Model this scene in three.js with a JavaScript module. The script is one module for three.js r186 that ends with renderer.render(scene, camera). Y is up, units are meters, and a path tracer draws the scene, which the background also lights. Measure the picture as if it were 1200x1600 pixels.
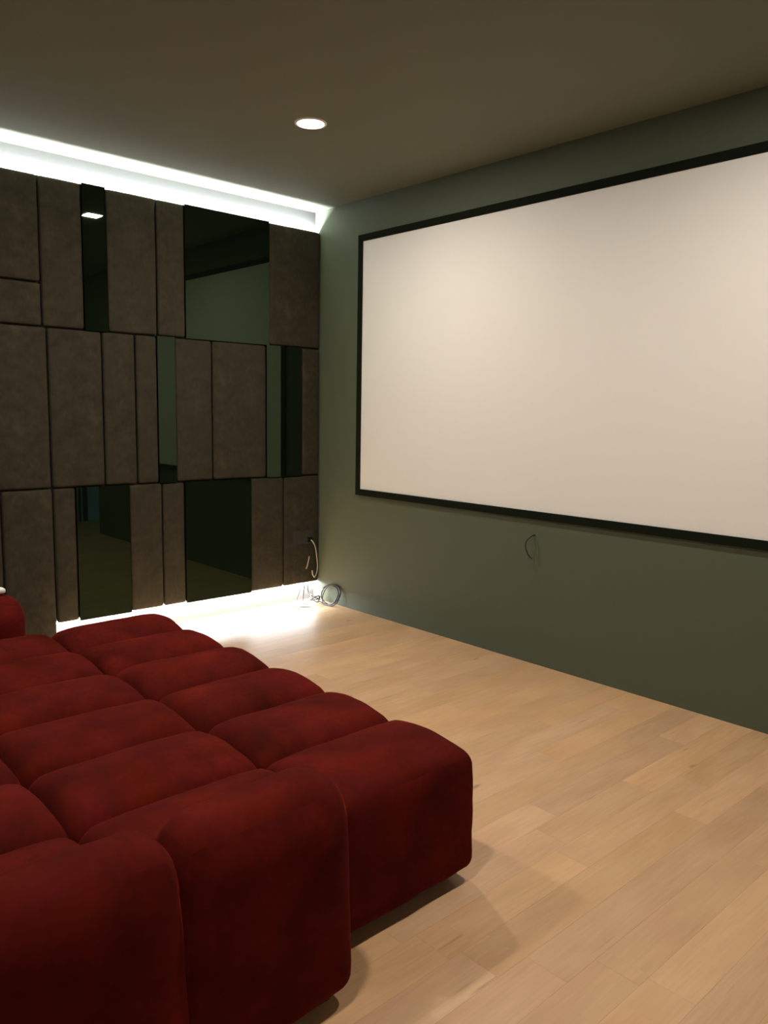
import * as THREE from 'three';
import { RectAreaLightUniformsLib } from 'three/addons/lights/RectAreaLightUniformsLib.js';
import { ImprovedNoise } from 'three/addons/math/ImprovedNoise.js';
import { mergeGeometries } from 'three/addons/utils/BufferGeometryUtils.js';

// ---------------------------------------------------------------- camera, sky, exposure
RectAreaLightUniformsLib.init();
const scene = new THREE.Scene();
const renderer = new THREE.WebGLRenderer({ antialias: true });
renderer.toneMapping = THREE.LinearToneMapping;
renderer.toneMappingExposure = 1.0;
renderer.shadowMap.enabled = true;

const camera = new THREE.PerspectiveCamera(65.802, 1200 / 1600, 0.02, 60);
camera.rotation.order = 'YXZ';
camera.position.set(4.5935, 1.4066, 3.5765);
camera.rotation.set(THREE.MathUtils.degToRad(-7.2564), THREE.MathUtils.degToRad(47.4179), THREE.MathUtils.degToRad(0.9745));

// dusk sky: only the glazed door of the hall beside the screen looks out on it
scene.background = new THREE.Color().setRGB(0.10, 0.17, 0.25);

const WARM = new THREE.Color().setRGB(1.0, 0.88, 0.75);      // ceiling downlights
const COOL = new THREE.Color().setRGB(0.93, 0.97, 1.0);      // light strips on the panel wall
const LAMP_L = 625, STRIP_TOP_L = 950, STRIP_LOW_L = 720;    // radiances

// ---------------------------------------------------------------- room measures (metres)
const H = 2.8;                 // ceiling
const XB = -0.0715;            // plaster of the panel wall, behind the panels
const XR = 5.0, ZE = 4.8;      // right wall, rear wall
const PT = 2.654, PB = 0.1385, R12 = 1.8414, R23 = 0.935;    // rows of the panel wall

// ---------------------------------------------------------------- helpers
let seed = 7;
const rnd = () => { seed = (seed * 1664525 + 1013904223) >>> 0; return seed / 4294967296; };
const noise = new ImprovedNoise();
const nz = (x, y, z) => noise.noise(x + 31.7, y + 12.3, z + 5.1);
const names = new Map();
function numbered(n) {
  const k = names.get(n) ?? 0; names.set(n, k + 1);
  return k ? n + '_' + String(k).padStart(3, '0') : n;
}
function mesh(name, geo, mat, parent) {
  const m = new THREE.Mesh(geo, mat); m.name = name; m.castShadow = m.receiveShadow = true;
  if (parent) parent.add(m);
  return m;
}
function structure(name, geo, mat, label, category) {
  const m = mesh(name, geo, mat, scene);
  m.userData = { kind: 'structure', label, category };
  return m;
}
function thing(name, label, category, pos = [0, 0, 0], group) {
  const g = new THREE.Group(); g.name = numbered(name); g.position.set(...pos); scene.add(g);
  g.userData = { label, category }; if (group) g.userData.group = group;
  return g;
}
function box(x0, x1, y0, y1, z0, z1) {
  const g = new THREE.BoxGeometry(x1 - x0, y1 - y0, z1 - z0);
  g.translate((x0 + x1) / 2, (y0 + y1) / 2, (z0 + z1) / 2);
  const p = g.attributes.position, n = g.attributes.normal, uv = g.attributes.uv;   // uv in metres
  for (let i = 0; i < p.count; i++) {
    const ax = Math.abs(n.getX(i)) > .5 ? 0 : Math.abs(n.getY(i)) > .5 ? 1 : 2;
    uv.setXY(i, ax === 0 ? p.getZ(i) : p.getX(i), ax === 1 ? p.getZ(i) : p.getY(i));
  }
  return g;
}
// soft upholstered block: rounded edges, domed faces, a little unevenness; centred on the origin, uv in metres
function pillow(sx, sy, sz, rr, dome = [0, 0, 0], seg = [14, 14, 14], rough = 0, off = 0) {
  const g = new THREE.BoxGeometry(2, 2, 2, ...seg), p = g.attributes.position, nn = g.attributes.normal, uv = g.attributes.uv;
  const h = [sx / 2, sy / 2, sz / 2], v = [0, 0, 0], c = [0, 0, 0], [rl, rt] = Array.isArray(rr) ? rr : [rr, rr];
  for (let i = 0; i < p.count; i++) {
    const t = [p.getX(i), p.getY(i), p.getZ(i)], r = rl + (rt - rl) * clamp((t[1] + .6) / 1.2);
    for (let k = 0; k < 3; k++) {
      v[k] = h[k] * (0.35 * t[k] + 0.65 * Math.sin(t[k] * Math.PI / 2));
      c[k] = Math.max(-(h[k] - r), Math.min(h[k] - r, v[k]));
    }
    const d = [v[0] - c[0], v[1] - c[1], v[2] - c[2]], L = Math.hypot(...d) || 1;
    const q = [0, 1, 2].map(k => c[k] + d[k] / L * r);
    const u = q.map((a, k) => a / h[k]);
    const e = q.map((a, k) => a * (1 + dome[k] / h[k] * (k === 1 ? (1 - u[0] ** 2) * (1 - u[2] ** 8) : (1 - u[(k + 1) % 3] ** 2) * (1 - u[(k + 2) % 3] ** 2))));
    const w = rough * (nz(q[0] * 5 + off, q[1] * 5, q[2] * 5 + off * 2) + .5 * nz(q[0] * 13 + off, q[1] * 13, q[2] * 13));
    for (let k = 0; k < 3; k++) e[k] += d[k] / L * w;
    const ax = Math.abs(nn.getX(i)) > .5 ? 0 : Math.abs(nn.getY(i)) > .5 ? 1 : 2;
    uv.setXY(i, (ax === 0 ? q[2] : q[0]) + off * .37, (ax === 1 ? q[2] : q[1]) + off * .61);
    p.setXYZ(i, ...e);
  }
  // smooth normals across the seams of the box faces
  g.computeVertexNormals();
  const acc = new Map(), key = i => [p.getX(i), p.getY(i), p.getZ(i)].map(a => Math.round(a * 1e5)).join();
  for (let i = 0; i < p.count; i++) { const k = key(i), a = acc.get(k) ?? [0, 0, 0]; a[0] += nn.getX(i); a[1] += nn.getY(i); a[2] += nn.getZ(i); acc.set(k, a); }
  for (let i = 0; i < p.count; i++) { const a = acc.get(key(i)), l = Math.hypot(...a) || 1; nn.setXYZ(i, a[0] / l, a[1] / l, a[2] / l); }
  return g;
}
function at(g, x, y, z) { g.translate(x, y, z); return g; }
// block given by its limits
function pillowBox(x0, x1, y0, y1, z0, z1, r, dome, seg, rough, off) {
  return at(pillow(x1 - x0, y1 - y0, z1 - z0, r, dome, seg, rough, off), (x0 + x1) / 2, (y0 + y1) / 2, (z0 + z1) / 2);
}
function tube(points, r, n = 40, radial = 7, closed = false) {
  return new THREE.TubeGeometry(new THREE.CatmullRomCurve3(points.map(a => new THREE.Vector3(...a)), closed), n, r, radial, closed);
}
function texture(w, h, fn, srgb = true) {
  const d = new Uint8Array(w * h * 4);
  for (let y = 0; y < h; y++) for (let x = 0; x < w; x++) {
    const c = fn(x / w, y / h), i = (y * w + x) * 4;
    d[i] = c[0] * 255; d[i + 1] = c[1] * 255; d[i + 2] = c[2] * 255; d[i + 3] = 255;
  }
  const t = new THREE.DataTexture(d, w, h); t.wrapS = t.wrapT = THREE.RepeatWrapping;
  t.magFilter = THREE.LinearFilter; t.minFilter = THREE.LinearMipmapLinearFilter; t.generateMipmaps = true;
  if (srgb) t.colorSpace = THREE.SRGBColorSpace;
  t.needsUpdate = true; return t;
}
// tiling noise on a torus-like blend
function tnoise(u, v, f, s) {
  const a = nz(u * f, v * f, s), b = nz((u - 1) * f, v * f, s), c = nz(u * f, (v - 1) * f, s), d = nz((u - 1) * f, (v - 1) * f, s);
  return a * (1 - u) * (1 - v) + b * u * (1 - v) + c * (1 - u) * v + d * u * v;
}
const clamp = (a, lo = 0, hi = 1) => Math.max(lo, Math.min(hi, a));

// ---------------------------------------------------------------- materials
const S = (r, g, b, rough, extra = {}) => new THREE.MeshStandardMaterial({ color: new THREE.Color().setRGB(r, g, b), roughness: rough, ...extra });
const plasterBump = texture(256, 256, (u, v) => { const n = .5 + .35 * tnoise(u, v, 40, 1) + .2 * tnoise(u, v, 90, 2); return [clamp(n), clamp(n), clamp(n)]; }, false);
plasterBump.repeat.set(1 / .5, 1 / .5);
const M = {
  wall: S(.076, .095, .060, .7, { bumpMap: plasterBump, bumpScale: .0006 }),
  ceiling: S(.145, .160, .108, .8, { bumpMap: plasterBump, bumpScale: .0006 }),
  plaster: S(.078, .078, .078, .85, { bumpMap: plasterBump, bumpScale: .0006 }),
  board: S(.03, .03, .026, .9),
  wallPale: S(.34, .35, .30, .75, { bumpMap: plasterBump, bumpScale: .0006 }),
  black: new THREE.MeshPhysicalMaterial({ color: new THREE.Color().setRGB(.007, .010, .006), roughness: .95, specularIntensity: .15 }),
  plinth: S(.010, .014, .012, .6),
  screen: S(.78, .775, .76, .95),
  hall: S(.5, .5, .5, .8),
  white: S(.8, .8, .78, .5),
  metalDark: S(.05, .05, .05, .4, { metalness: .6 }),
};
// black glass between the pads: a faint green mirror
M.glass = new THREE.MeshPhysicalMaterial({ color: new THREE.Color().setRGB(.003, .005, .003), roughness: .015, ior: 1.58, specularColor: new THREE.Color().setRGB(.66, 1, .60) });
// crushed velvet of the wall pads
const padMap = texture(512, 512, (u, v) => {
  const n = tnoise(u, v, 5, 3) * .5 + tnoise(u, v, 14, 4) * .45 + tnoise(u, v * .5, 34, 5) * .3;
  const k = clamp(.76 + .28 * n + .10 * Math.max(0, tnoise(u, v * .6, 22, 6) - .3));
  return [k, k * .985, k * .96];
});
padMap.repeat.set(1 / .55, 1 / .55);
const padBump = texture(256, 256, (u, v) => { const n = clamp(.5 + .5 * tnoise(u, v, 7, 8) + .25 * tnoise(u, v, 20, 9)); return [n, n, n]; }, false);
padBump.repeat.set(1 / .4, 1 / .4);
M.pad = new THREE.MeshPhysicalMaterial({ color: new THREE.Color().setRGB(.062, .055, .033), map: padMap, roughness: .85, bumpMap: padBump, bumpScale: .004, specularIntensity: .5, sheen: .25, sheenColor: new THREE.Color().setRGB(.30, .27, .18), sheenRoughness: .5 });
// red velvet of the sofa
const velvetMap = texture(512, 512, (u, v) => {
  const n = tnoise(u, v, 4, 11) * .55 + tnoise(u, v, 11, 12) * .4 + tnoise(u, v, 42, 13) * .25;
  const k = clamp(.74 + .38 * n), b = clamp(.8 + .5 * tnoise(u, v, 6, 14));
  return [k, k * .93, k * b];
});
velvetMap.repeat.set(1 / .8, 1 / .8);
M.velvet = new THREE.MeshPhysicalMaterial({ color: new THREE.Color().setRGB(.158, .0136, .0108), map: velvetMap, roughness: .95, specularIntensity: .15, sheen: .75, sheenColor: new THREE.Color().setRGB(.50, .035, .018), sheenRoughness: .5 });
// oak floor: one grain sheet, nine plank tones
const oakMap = texture(512, 2048, (u, v) => {          // u across (1 m), v along (2.4 m)
  const wob = tnoise(u, v, 5, 21) * .012;
  const g1 = tnoise(clamp(u + wob, 0, .9999), v * .14, 130, 22), g2 = tnoise(u, v * .3, 46, 23), g3 = tnoise(u, v, 9, 24);
  let k = .87 + .035 * g1 + .03 * g2 + .05 * g3;
  const kn = tnoise(u, v * .8, 23, 27); if (kn > .5) k -= (kn - .5) * 1.3;
  const ck = tnoise(u, v * .12, 70, 28); if (ck > .55) k -= (ck - .55) * .8;
  k = clamp(k); return [k, k * (.985 + .03 * g3), k * (.965 + .05 * g3)];
});
oakMap.repeat.set(1, 1 / 2.4);
const oakTones = [];
for (let i = 0; i < 9; i++) {
  const k = .90 + .018 * i + (i % 2 ? .015 : -.01), w = (i % 3 - 1) * .02;
  oakTones.push(S(.82 * k, (.535 - w * .3) * k, (.315 - w) * k, .42, { map: oakMap }));
}

// ---------------------------------------------------------------- room shell
const floor = structure('floor', box(-.2, XR + .1, -.12, -.012, -1.8, ZE + .1), M.board, 'light oak plank floor of the cinema room', 'floor');
structure('ceiling', box(-.2, XR + .1, H, H + .12, -1.8, ZE + .1), M.ceiling, 'flat dark olive painted ceiling', 'ceiling');
const wallLeft = structure('wall_left', box(-.2, XB, -.012, H, -1.8, ZE + .1), M.plaster, 'left wall covered with padded panels and black glass', 'wall');
const DX = 3.98, DH = 2.15;                                  // opening to the hall, right of the screen
structure('wall_back', mergeGeometries([box(XB, DX, -.012, H, -.1, 0), box(DX, XR, DH, H, -.1, 0)]), M.wall, 'dark green grey wall behind the projection screen', 'wall');
structure('wall_rear', box(XB, XR, -.012, H, ZE, ZE + .1), M.wallPale, 'pale painted wall behind the sofa', 'wall');
// right wall goes on into the hall, with a glazed door in it
const GZ0 = -1.25, GZ1 = -.17, GH = 2.2;
structure('wall_right', mergeGeometries([box(XR, XR + .1, -.012, H, GZ1, ZE + .1), box(XR, XR + .1, -.012, H, -1.8, GZ0), box(XR, XR + .1, GH, H, GZ0, GZ1)]), M.wallPale, 'pale painted wall across from the panels', 'wall');
structure('wall_hall_end', box(3.2, XR, -.012, H, -1.8, -1.7), M.hall, 'pale wall at the end of the hall', 'wall');
structure('wall_hall_side', box(3.2, 3.3, -.012, H, -1.7, -.1), M.hall, 'pale side wall of the hall', 'wall');
const door = new THREE.Group(); door.name = 'door_1'; door.userData = { kind: 'structure', label: 'glazed outer door with dark frame in the hall', category: 'door' }; scene.add(door);
for (const [a, b] of [[-.21, -.17], [-.29, -.25], [GZ0, GZ0 + .04]]) mesh('post', box(XR + .02, XR + .08, 0, GH, a, b), M.black, door);
mesh('top_rail', box(XR + .02, XR + .08, GH - .04, GH, GZ0 + .04, -.29), M.black, door);
mesh('pane', box(XR + .045, XR + .051, .0, GH - .04, GZ0 + .04, -.29), new THREE.MeshPhysicalMaterial({ color: 0xffffff, transmission: 1, roughness: .02, thickness: 0 }), door);
mesh('pane', box(XR + .045, XR + .051, .0, GH, -.25, -.21), door.children[4].material, door);

// floor planks, laid towards the screen wall
{
  const W = .1253, x0 = 3.833 - W * 32, gap = .0001;
  const known = { 31: [1.873, 1.10], 30: [.55, 2.0], 29: [2.115, .98], 28: [1.52, .70], 27: [.906], 26: [.40, 1.33], 25: [.55, 1.75], 23: [.25, 1.2] };
  const plank = (xa, xb, za, zb) => {
    const b = .0002, xs = [xa + gap, xb - gap], zs = [za + gap, zb - gap];
    const P = [], UV = [], ou = rnd() * 3, ov = rnd() * 2.4;
    const q = (a, b2, c, d) => { for (const k of [a, b2, c, a, c, d]) { P.push(...k); UV.push(k[0] + ou, k[2] + ov); } };
    const [X0, X1] = xs, [Z0, Z1] = zs, T = 0, B = -.012;
    const t = [[X0 + b, T, Z0 + b], [X0 + b, T, Z1 - b], [X1 - b, T, Z1 - b], [X1 - b, T, Z0 + b]];
    const m = [[X0, T - b, Z0], [X0, T - b, Z1], [X1, T - b, Z1], [X1, T - b, Z0]];
    const l = m.map(a => [a[0], B, a[2]]);
    q(t[0], t[1], t[2], t[3]);
    for (let i = 0; i < 4; i++) { const j = (i + 1) % 4; q(t[i], m[i], m[j], t[j]); q(m[i], l[i], l[j], m[j]); }
    const g = new THREE.BufferGeometry();
    g.setAttribute('position', new THREE.Float32BufferAttribute(P, 3)); g.setAttribute('uv', new THREE.Float32BufferAttribute(UV, 2));
    g.computeVertexNormals(); return g;
  };
  let n = 0, last = 4;
  for (let r = 0; ; r++) {
    const xa = Math.max(XB, x0 + (r - 1) * W), xb = Math.min(XR + .0, x0 + r * W);
    if (xa >= XR) break; if (xb - xa < .01) continue;
    const hall = xa > 3.25;
    let z = hall ? -1.7 : 0;
    const cuts = [];
    if (known[r]) { const k = [...known[r]].sort((a, b) => a - b); if (hall) cuts.push(-.5); cuts.push(...k); z = k[k.length - 1]; }
    while (z < ZE) { z += .55 + rnd() * .95; if (ZE - z < .25) break; cuts.push(z); }
    let a = hall ? -1.7 : 0;
    for (const c of [...cuts, ZE]) {
      let tone; do tone = Math.floor(rnd() * 9); while (tone === last); last = tone;
      if (r === 25 && a === 0) tone = 0; if (r === 31 && a > 1) tone = 1; if (r === 32 && c > 1.6 && a < 1.9) tone = 7;
      mesh('plank', plank(xa, xb, a, c), oakTones[tone], floor); a = c; n++;
    }
  }
}

// ---------------------------------------------------------------- panel wall
mesh('backing_board', mergeGeometries([box(XB, -.035, .165, 2.625, 0, ZE), box(XB, -.035, 0, .165, 1.93, ZE), box(-.0365, -.033, 2.62, PT - .001, .003, ZE)]), M.board, wallLeft);
let padN = 0;
function pad(y0, y1, z0, z1) {
  const g = .0035;
  mesh('padded_panel', pillowBox(-.035, -.003, y0 + g, y1 - g, z0 + g, z1 - g, .0152, [.004, 0, 0], [4, 26, 14], .0016, ++padN * 1.7), M.pad, wallLeft);
}
function mirror(y0, y1, z0, z1) { mesh('black_glass_panel', box(-.035, -.001, y0, y1, z0, z1), M.glass, wallLeft); }
// row 1 (top)
pad(2.08, PT, 1.949, 2.36); pad(R12, 2.08, 1.949, 2.36); pad(R12, PT, 1.71, 1.949); mirror(R12, PT, 1.574, 1.71);
pad(R12, PT, 1.26, 1.574); pad(R12, PT, 1.07, 1.26); mirror(R12, PT, .443, 1.07); pad(R12, PT, .004, .443);
// row 2
pad(R23, R12, 1.928, 2.3); pad(R23, R12, 1.613, 1.928); pad(R23, R12, 1.409, 1.613); pad(R23, R12, 1.267, 1.409); mirror(R23, R12, 1.149, 1.267);
pad(R23, R12, .884, 1.149); pad(R23, R12, .465, .884); mirror(R23, R12, .165, .465); pad(R23, R12, .004, .165);
// row 3
pad(.004, R23, 2.207, 2.5); pad(.004, R23, 1.926, 2.207); pad(PB, R23, 1.794, 1.926); mirror(PB, R23, 1.47, 1.794);
pad(PB, R23, 1.249, 1.47); pad(PB, R23, 1.092, 1.249); mirror(PB, R23, .594, 1.092); pad(PB, R23, .32, .594); pad(PB, R23, .004, .32);
// on past the frame to the rear wall, in the same way
for (const [y0, y1, zs] of [[R12, PT, [2.36, 2.7, 2.88, 3.3, 3.62, 4.05, 4.3, ZE]], [R23, R12, [2.3, 2.62, 2.95, 3.12, 3.5, 3.9, 4.35, ZE]], [.004, R23, [2.5, 2.82, 3.2, 3.5, 3.85, 4.3, ZE]]])
  for (let i = 0; i + 1 < zs.length; i++) (i % 3 === 1 ? mirror : pad)(y0, y1, zs[i], zs[i + 1]);

// light strips behind the upper and the lower edge of the panels
function strip(name, label, x, y, z0, z1, up, L, w) {
  const t = thing(name, label, 'light strip', [x, y, (z0 + z1) / 2]);
  mesh('channel', new THREE.BoxGeometry(w, .004, z1 - z0), M.white, t).position.y = -up * .004;
  mesh('diffuser', new THREE.BoxGeometry(w * .9, .002, z1 - z0 - .01), new THREE.MeshStandardMaterial({ color: 0xffffff, emissive: COOL, emissiveIntensity: 4 }), t).position.y = -up * .001;
  const l = new THREE.RectAreaLight(COOL, L, w, z1 - z0 - .01); l.name = 'strip_light';
  l.castShadow = true;
  l.position.set(0, up * .0015, 0); t.add(l); t.updateMatrixWorld(true);
  l.rotation.set(up * Math.PI / 2, 0, 0);                    // long side along z, shining up or down
  return t;
}
strip('light_strip', 'white light strip hidden along the top edge of the panel wall', -.054, 2.634, .005, ZE - .01, 1, STRIP_TOP_L, .012);
strip('light_strip', 'white light strip hidden under the bottom edge of the panel wall', -.052, .145, .005, 1.92, -1, STRIP_LOW_L, .012);

// ---------------------------------------------------------------- projection screen
{
  const t = thing('projection_screen', 'large white projection screen in a black frame on the wall', 'screen', [1.94, .83, 0]);
  const o = [-1.94, -.83, 0], B = (x0, x1, y0, y1, z0, z1) => at(box(x0, x1, y0, y1, z0, z1), ...o);
  const x0 = .467, x1 = 3.41, y0 = .8706, y1 = 2.5256, f = .043;
  mesh('screen_surface', B(x0 - .005, x1 + .005, y0 - .005, y1 + .005, .004, .012), M.screen, t);
  mesh('frame_bar', B(x0 - f, x1 + f, y1, y1 + f, .002, .02), M.black, t); mesh('frame_bar', B(x0 - f, x1 + f, y0 - f, y0, .002, .02), M.black, t);
  mesh('frame_bar', B(x0 - f, x0, y0, y1, .002, .02), M.black, t); mesh('frame_bar', B(x1, x1 + f, y0, y1, .002, .02), M.black, t);
}

// ---------------------------------------------------------------- downlights
const lampSpots = [
  [1.32, 1.10, 'round recessed downlight in the ceiling near the light strip and screen'],
  [3.45, 1.10, 'round recessed downlight in the ceiling in front of the right screen half'],
  [1.32, 3.02, 'round recessed downlight in the ceiling above the far sofa arm'],
  [3.45, 3.02, 'round recessed downlight in the ceiling above the near sofa arm']];
const glow = new THREE.MeshStandardMaterial({ color: 0xffffff, emissive: new THREE.Color().setRGB(1, .93, .82), emissiveIntensity: 14 });
for (const [x, z, label] of lampSpots) {
  const t = thing('ceiling_downlight', label, 'downlight', [x, H, z], 'recessed ceiling downlights');
  const ring = new THREE.LatheGeometry([[.066, -.001], [.067, -.005], [.072, -.006], [.078, -.004], [.080, 0]].map(a => new THREE.Vector2(...a)), 40);
  mesh('trim_ring', ring, M.white, t);
  const lens = mesh('lens', new THREE.CylinderGeometry(.066, .066, .002, 40), glow, t); lens.position.y = -.0015;
  const l = new THREE.RectAreaLight(WARM, LAMP_L, .112, .112); l.name = 'downlight_beam'; l.castShadow = true;
  l.position.y = -.0065; t.add(l); t.updateMatrixWorld(true); l.lookAt(x, 0, z + .0001);
}

// ---------------------------------------------------------------- sofa
{
  const t = thing('sofa', 'wide low red velvet sofa with tufted seat and padded arms', 'sofa', [2.1, 0, 2.7]);
  const off = [-2.1, 0, -2.7]; let k = 0;
  const P = (name, parent, x0, x1, y0, y1, z0, z1, r, dome, seg, rough = .006) =>
    mesh(name, at(pillowBox(x0, x1, y0, y1, z0, z1, r, dome, seg, rough, ++k * 2.3), ...off), M.velvet, parent);
  const X0 = 1.08, W = .3435, ov = .012;
  const rows = [[1.842, 2.385], [2.365, 2.925], [2.905, 3.46]];
  rows.forEach(([za, zb], ri) => {
    for (let i = 0; i < 6; i++) {
      const xa = X0 + i * W - (i ? ov : 0), xb = X0 + (i + 1) * W + (i < 5 ? ov : 0);
      P('seat_cushion', t, xa, xb, .045, .405, za, zb, i === 5 && !ri ? [.03, .04] : [.03, .058], [0, .046, 0], [18, 14, 22]);
    }
  });
  for (const s of [-1, 1]) {
    const arm = new THREE.Group(); arm.name = 'armrest'; t.add(arm);
    const xi = s > 0 ? [3.075, 3.288] : [.87, 1.085];
    for (const [za, zb] of [[2.43, 2.887], [2.858, 3.325], [3.296, 3.76]])
      P('arm_channel', arm, ...xi, .03, s > 0 ? .56 : .578, za, zb, [.045, .1], [.006, .008, 0], [18, 24, 22]);
  }
  const back = new THREE.Group(); back.name = 'backrest'; t.add(back);
  for (let i = 0; i < 6; i++) P('back_channel', back, X0 + i * W - ov, X0 + (i + 1) * W + ov, .045, .80, 3.44, 3.74, .09, [0, .01, .01], [14, 20, 14]);
  mesh('plinth', at(mergeGeometries([box(1.13, 3.08, 0, .08, 1.90, 3.72), box(3.05, 3.235, 0, .07, 2.48, 3.72), box(.91, 1.15, 0, .07, 2.48, 3.72)]), ...off), M.plinth, t);
}
// small white thing lying on the far arm
{
  const t = thing('small_white_object', 'small white rounded object lying on the far red sofa arm', 'small object', [.98, .592, 2.582]);
  mesh('body', at(pillow(.045, .022, .16, .009, [0, .002, 0], [8, 6, 10]), 0, .011, 0), M.white, t);
}

// ---------------------------------------------------------------- cables
const cableGrey = S(.16, .15, .13, .5), cableDark = S(.02, .02, .02, .5), cablePale = S(.35, .32, .26, .5);
{
  const t = thing('cable_outlet', 'dark recessed cable outlet low on the padded panel by the corner', 'outlet', [-.003, .435, .15]);
  mesh('plate', at(box(-.004, .004, 0, .10, -.095, .095), 0, 0, 0), M.board, t);
  mesh('opening', at(box(.003, .006, .01, .045, -.085, -.04), 0, 0, 0), M.black, t);
}
const cable = (label, pts, r, mat, group = 'loose cables in the corner') => {
  const o = pts[0], t = tube(pts.map(a => [a[0] - o[0], a[1] - o[1], a[2] - o[2]]), r, 70, 6);
  const m = mesh(numbered('cable'), t, mat, scene); m.position.set(...o); m.userData = { label, category: 'cable', group };
};
cable('pale cable hanging from the outlet down the padded panel', [[.006, .46, .085], [.02, .45, .08], [.028, .41, .062], [.025, .33, .045], [.028, .26, .04], [.03, .21, .05], [.03, .185, .068], [.03, .205, .085], [.028, .235, .088]], .0045, cablePale);
cable('short pale cable end sticking up before the padded panel', [[.03, .345, .118], [.03, .31, .125], [.03, .265, .14], [.03, .255, .146]], .0045, cablePale);
cable('grey cable running out under the panels and over the bright floor', [[-.02, .125, .16], [.02, .09, .20], [.06, .03, .265], [.08, .006, .30], [.11, .006, .29], [.14, .006, .24], [.16, .006, .20]], .0045, cableGrey);
cable('thin dark cable slanting from the panels to the floor', [[-.015, .13, .125], [.0, .09, .145], [.02, .03, .165], [.035, .006, .18], [.06, .006, .185], [.09, .006, .175]], .0045, cableDark);
{   // one long dark cable: a tangle on the floor that ends in a coil leaning on the screen wall
  const pts = [[-.01, .13, .10], [.005, .07, .105]];
  for (let i = 0; i <= 30; i++) { const a = i / 12 * Math.PI * 2; pts.push([.065 + .042 * Math.cos(a) + .01 * Math.sin(i), .006 + .018 * (1 + Math.sin(a * 1.5 + 1)) + i * .0006, .085 + .032 * Math.sin(a) + .006 * Math.cos(i * 1.7)]); }
  for (let i = 0; i <= 40; i++) { const a = -Math.PI / 2 + i / 15 * Math.PI * 2, r = .068 * (1 - .1 * Math.sin(i * .7)); const h = .072 + r * Math.sin(a); pts.push([.19 + 1.45 * r * Math.cos(a) - .03 * (i > 30), Math.max(.005, h), .075 - h * .45 + .004 * Math.sin(i)]); }
  const c = tube(pts, .0045, 420, 6), m = mesh(numbered('cable'), c, cableDark, scene);
  m.userData = { label: 'tangled dark cable coiled on the floor and against the screen wall', category: 'cable', group: 'loose cables in the corner' };
}
cable('short dark wire loop sticking out of the wall below the screen', [[1.95, .735, -.01], [1.945, .732, .02], [1.925, .70, .045], [1.928, .66, .05], [1.945, .62, .04], [1.96, .605, .03]], .0045, cableDark, 'wires below the screen');
cable('faint thin wire hanging from the wall below the screen', [[1.96, .735, -.01], [1.965, .72, .008], [1.985, .67, .012], [1.99, .61, .012], [2.0, .57, .012]], .002, M.wall, 'wires below the screen');

renderer.render(scene, camera);
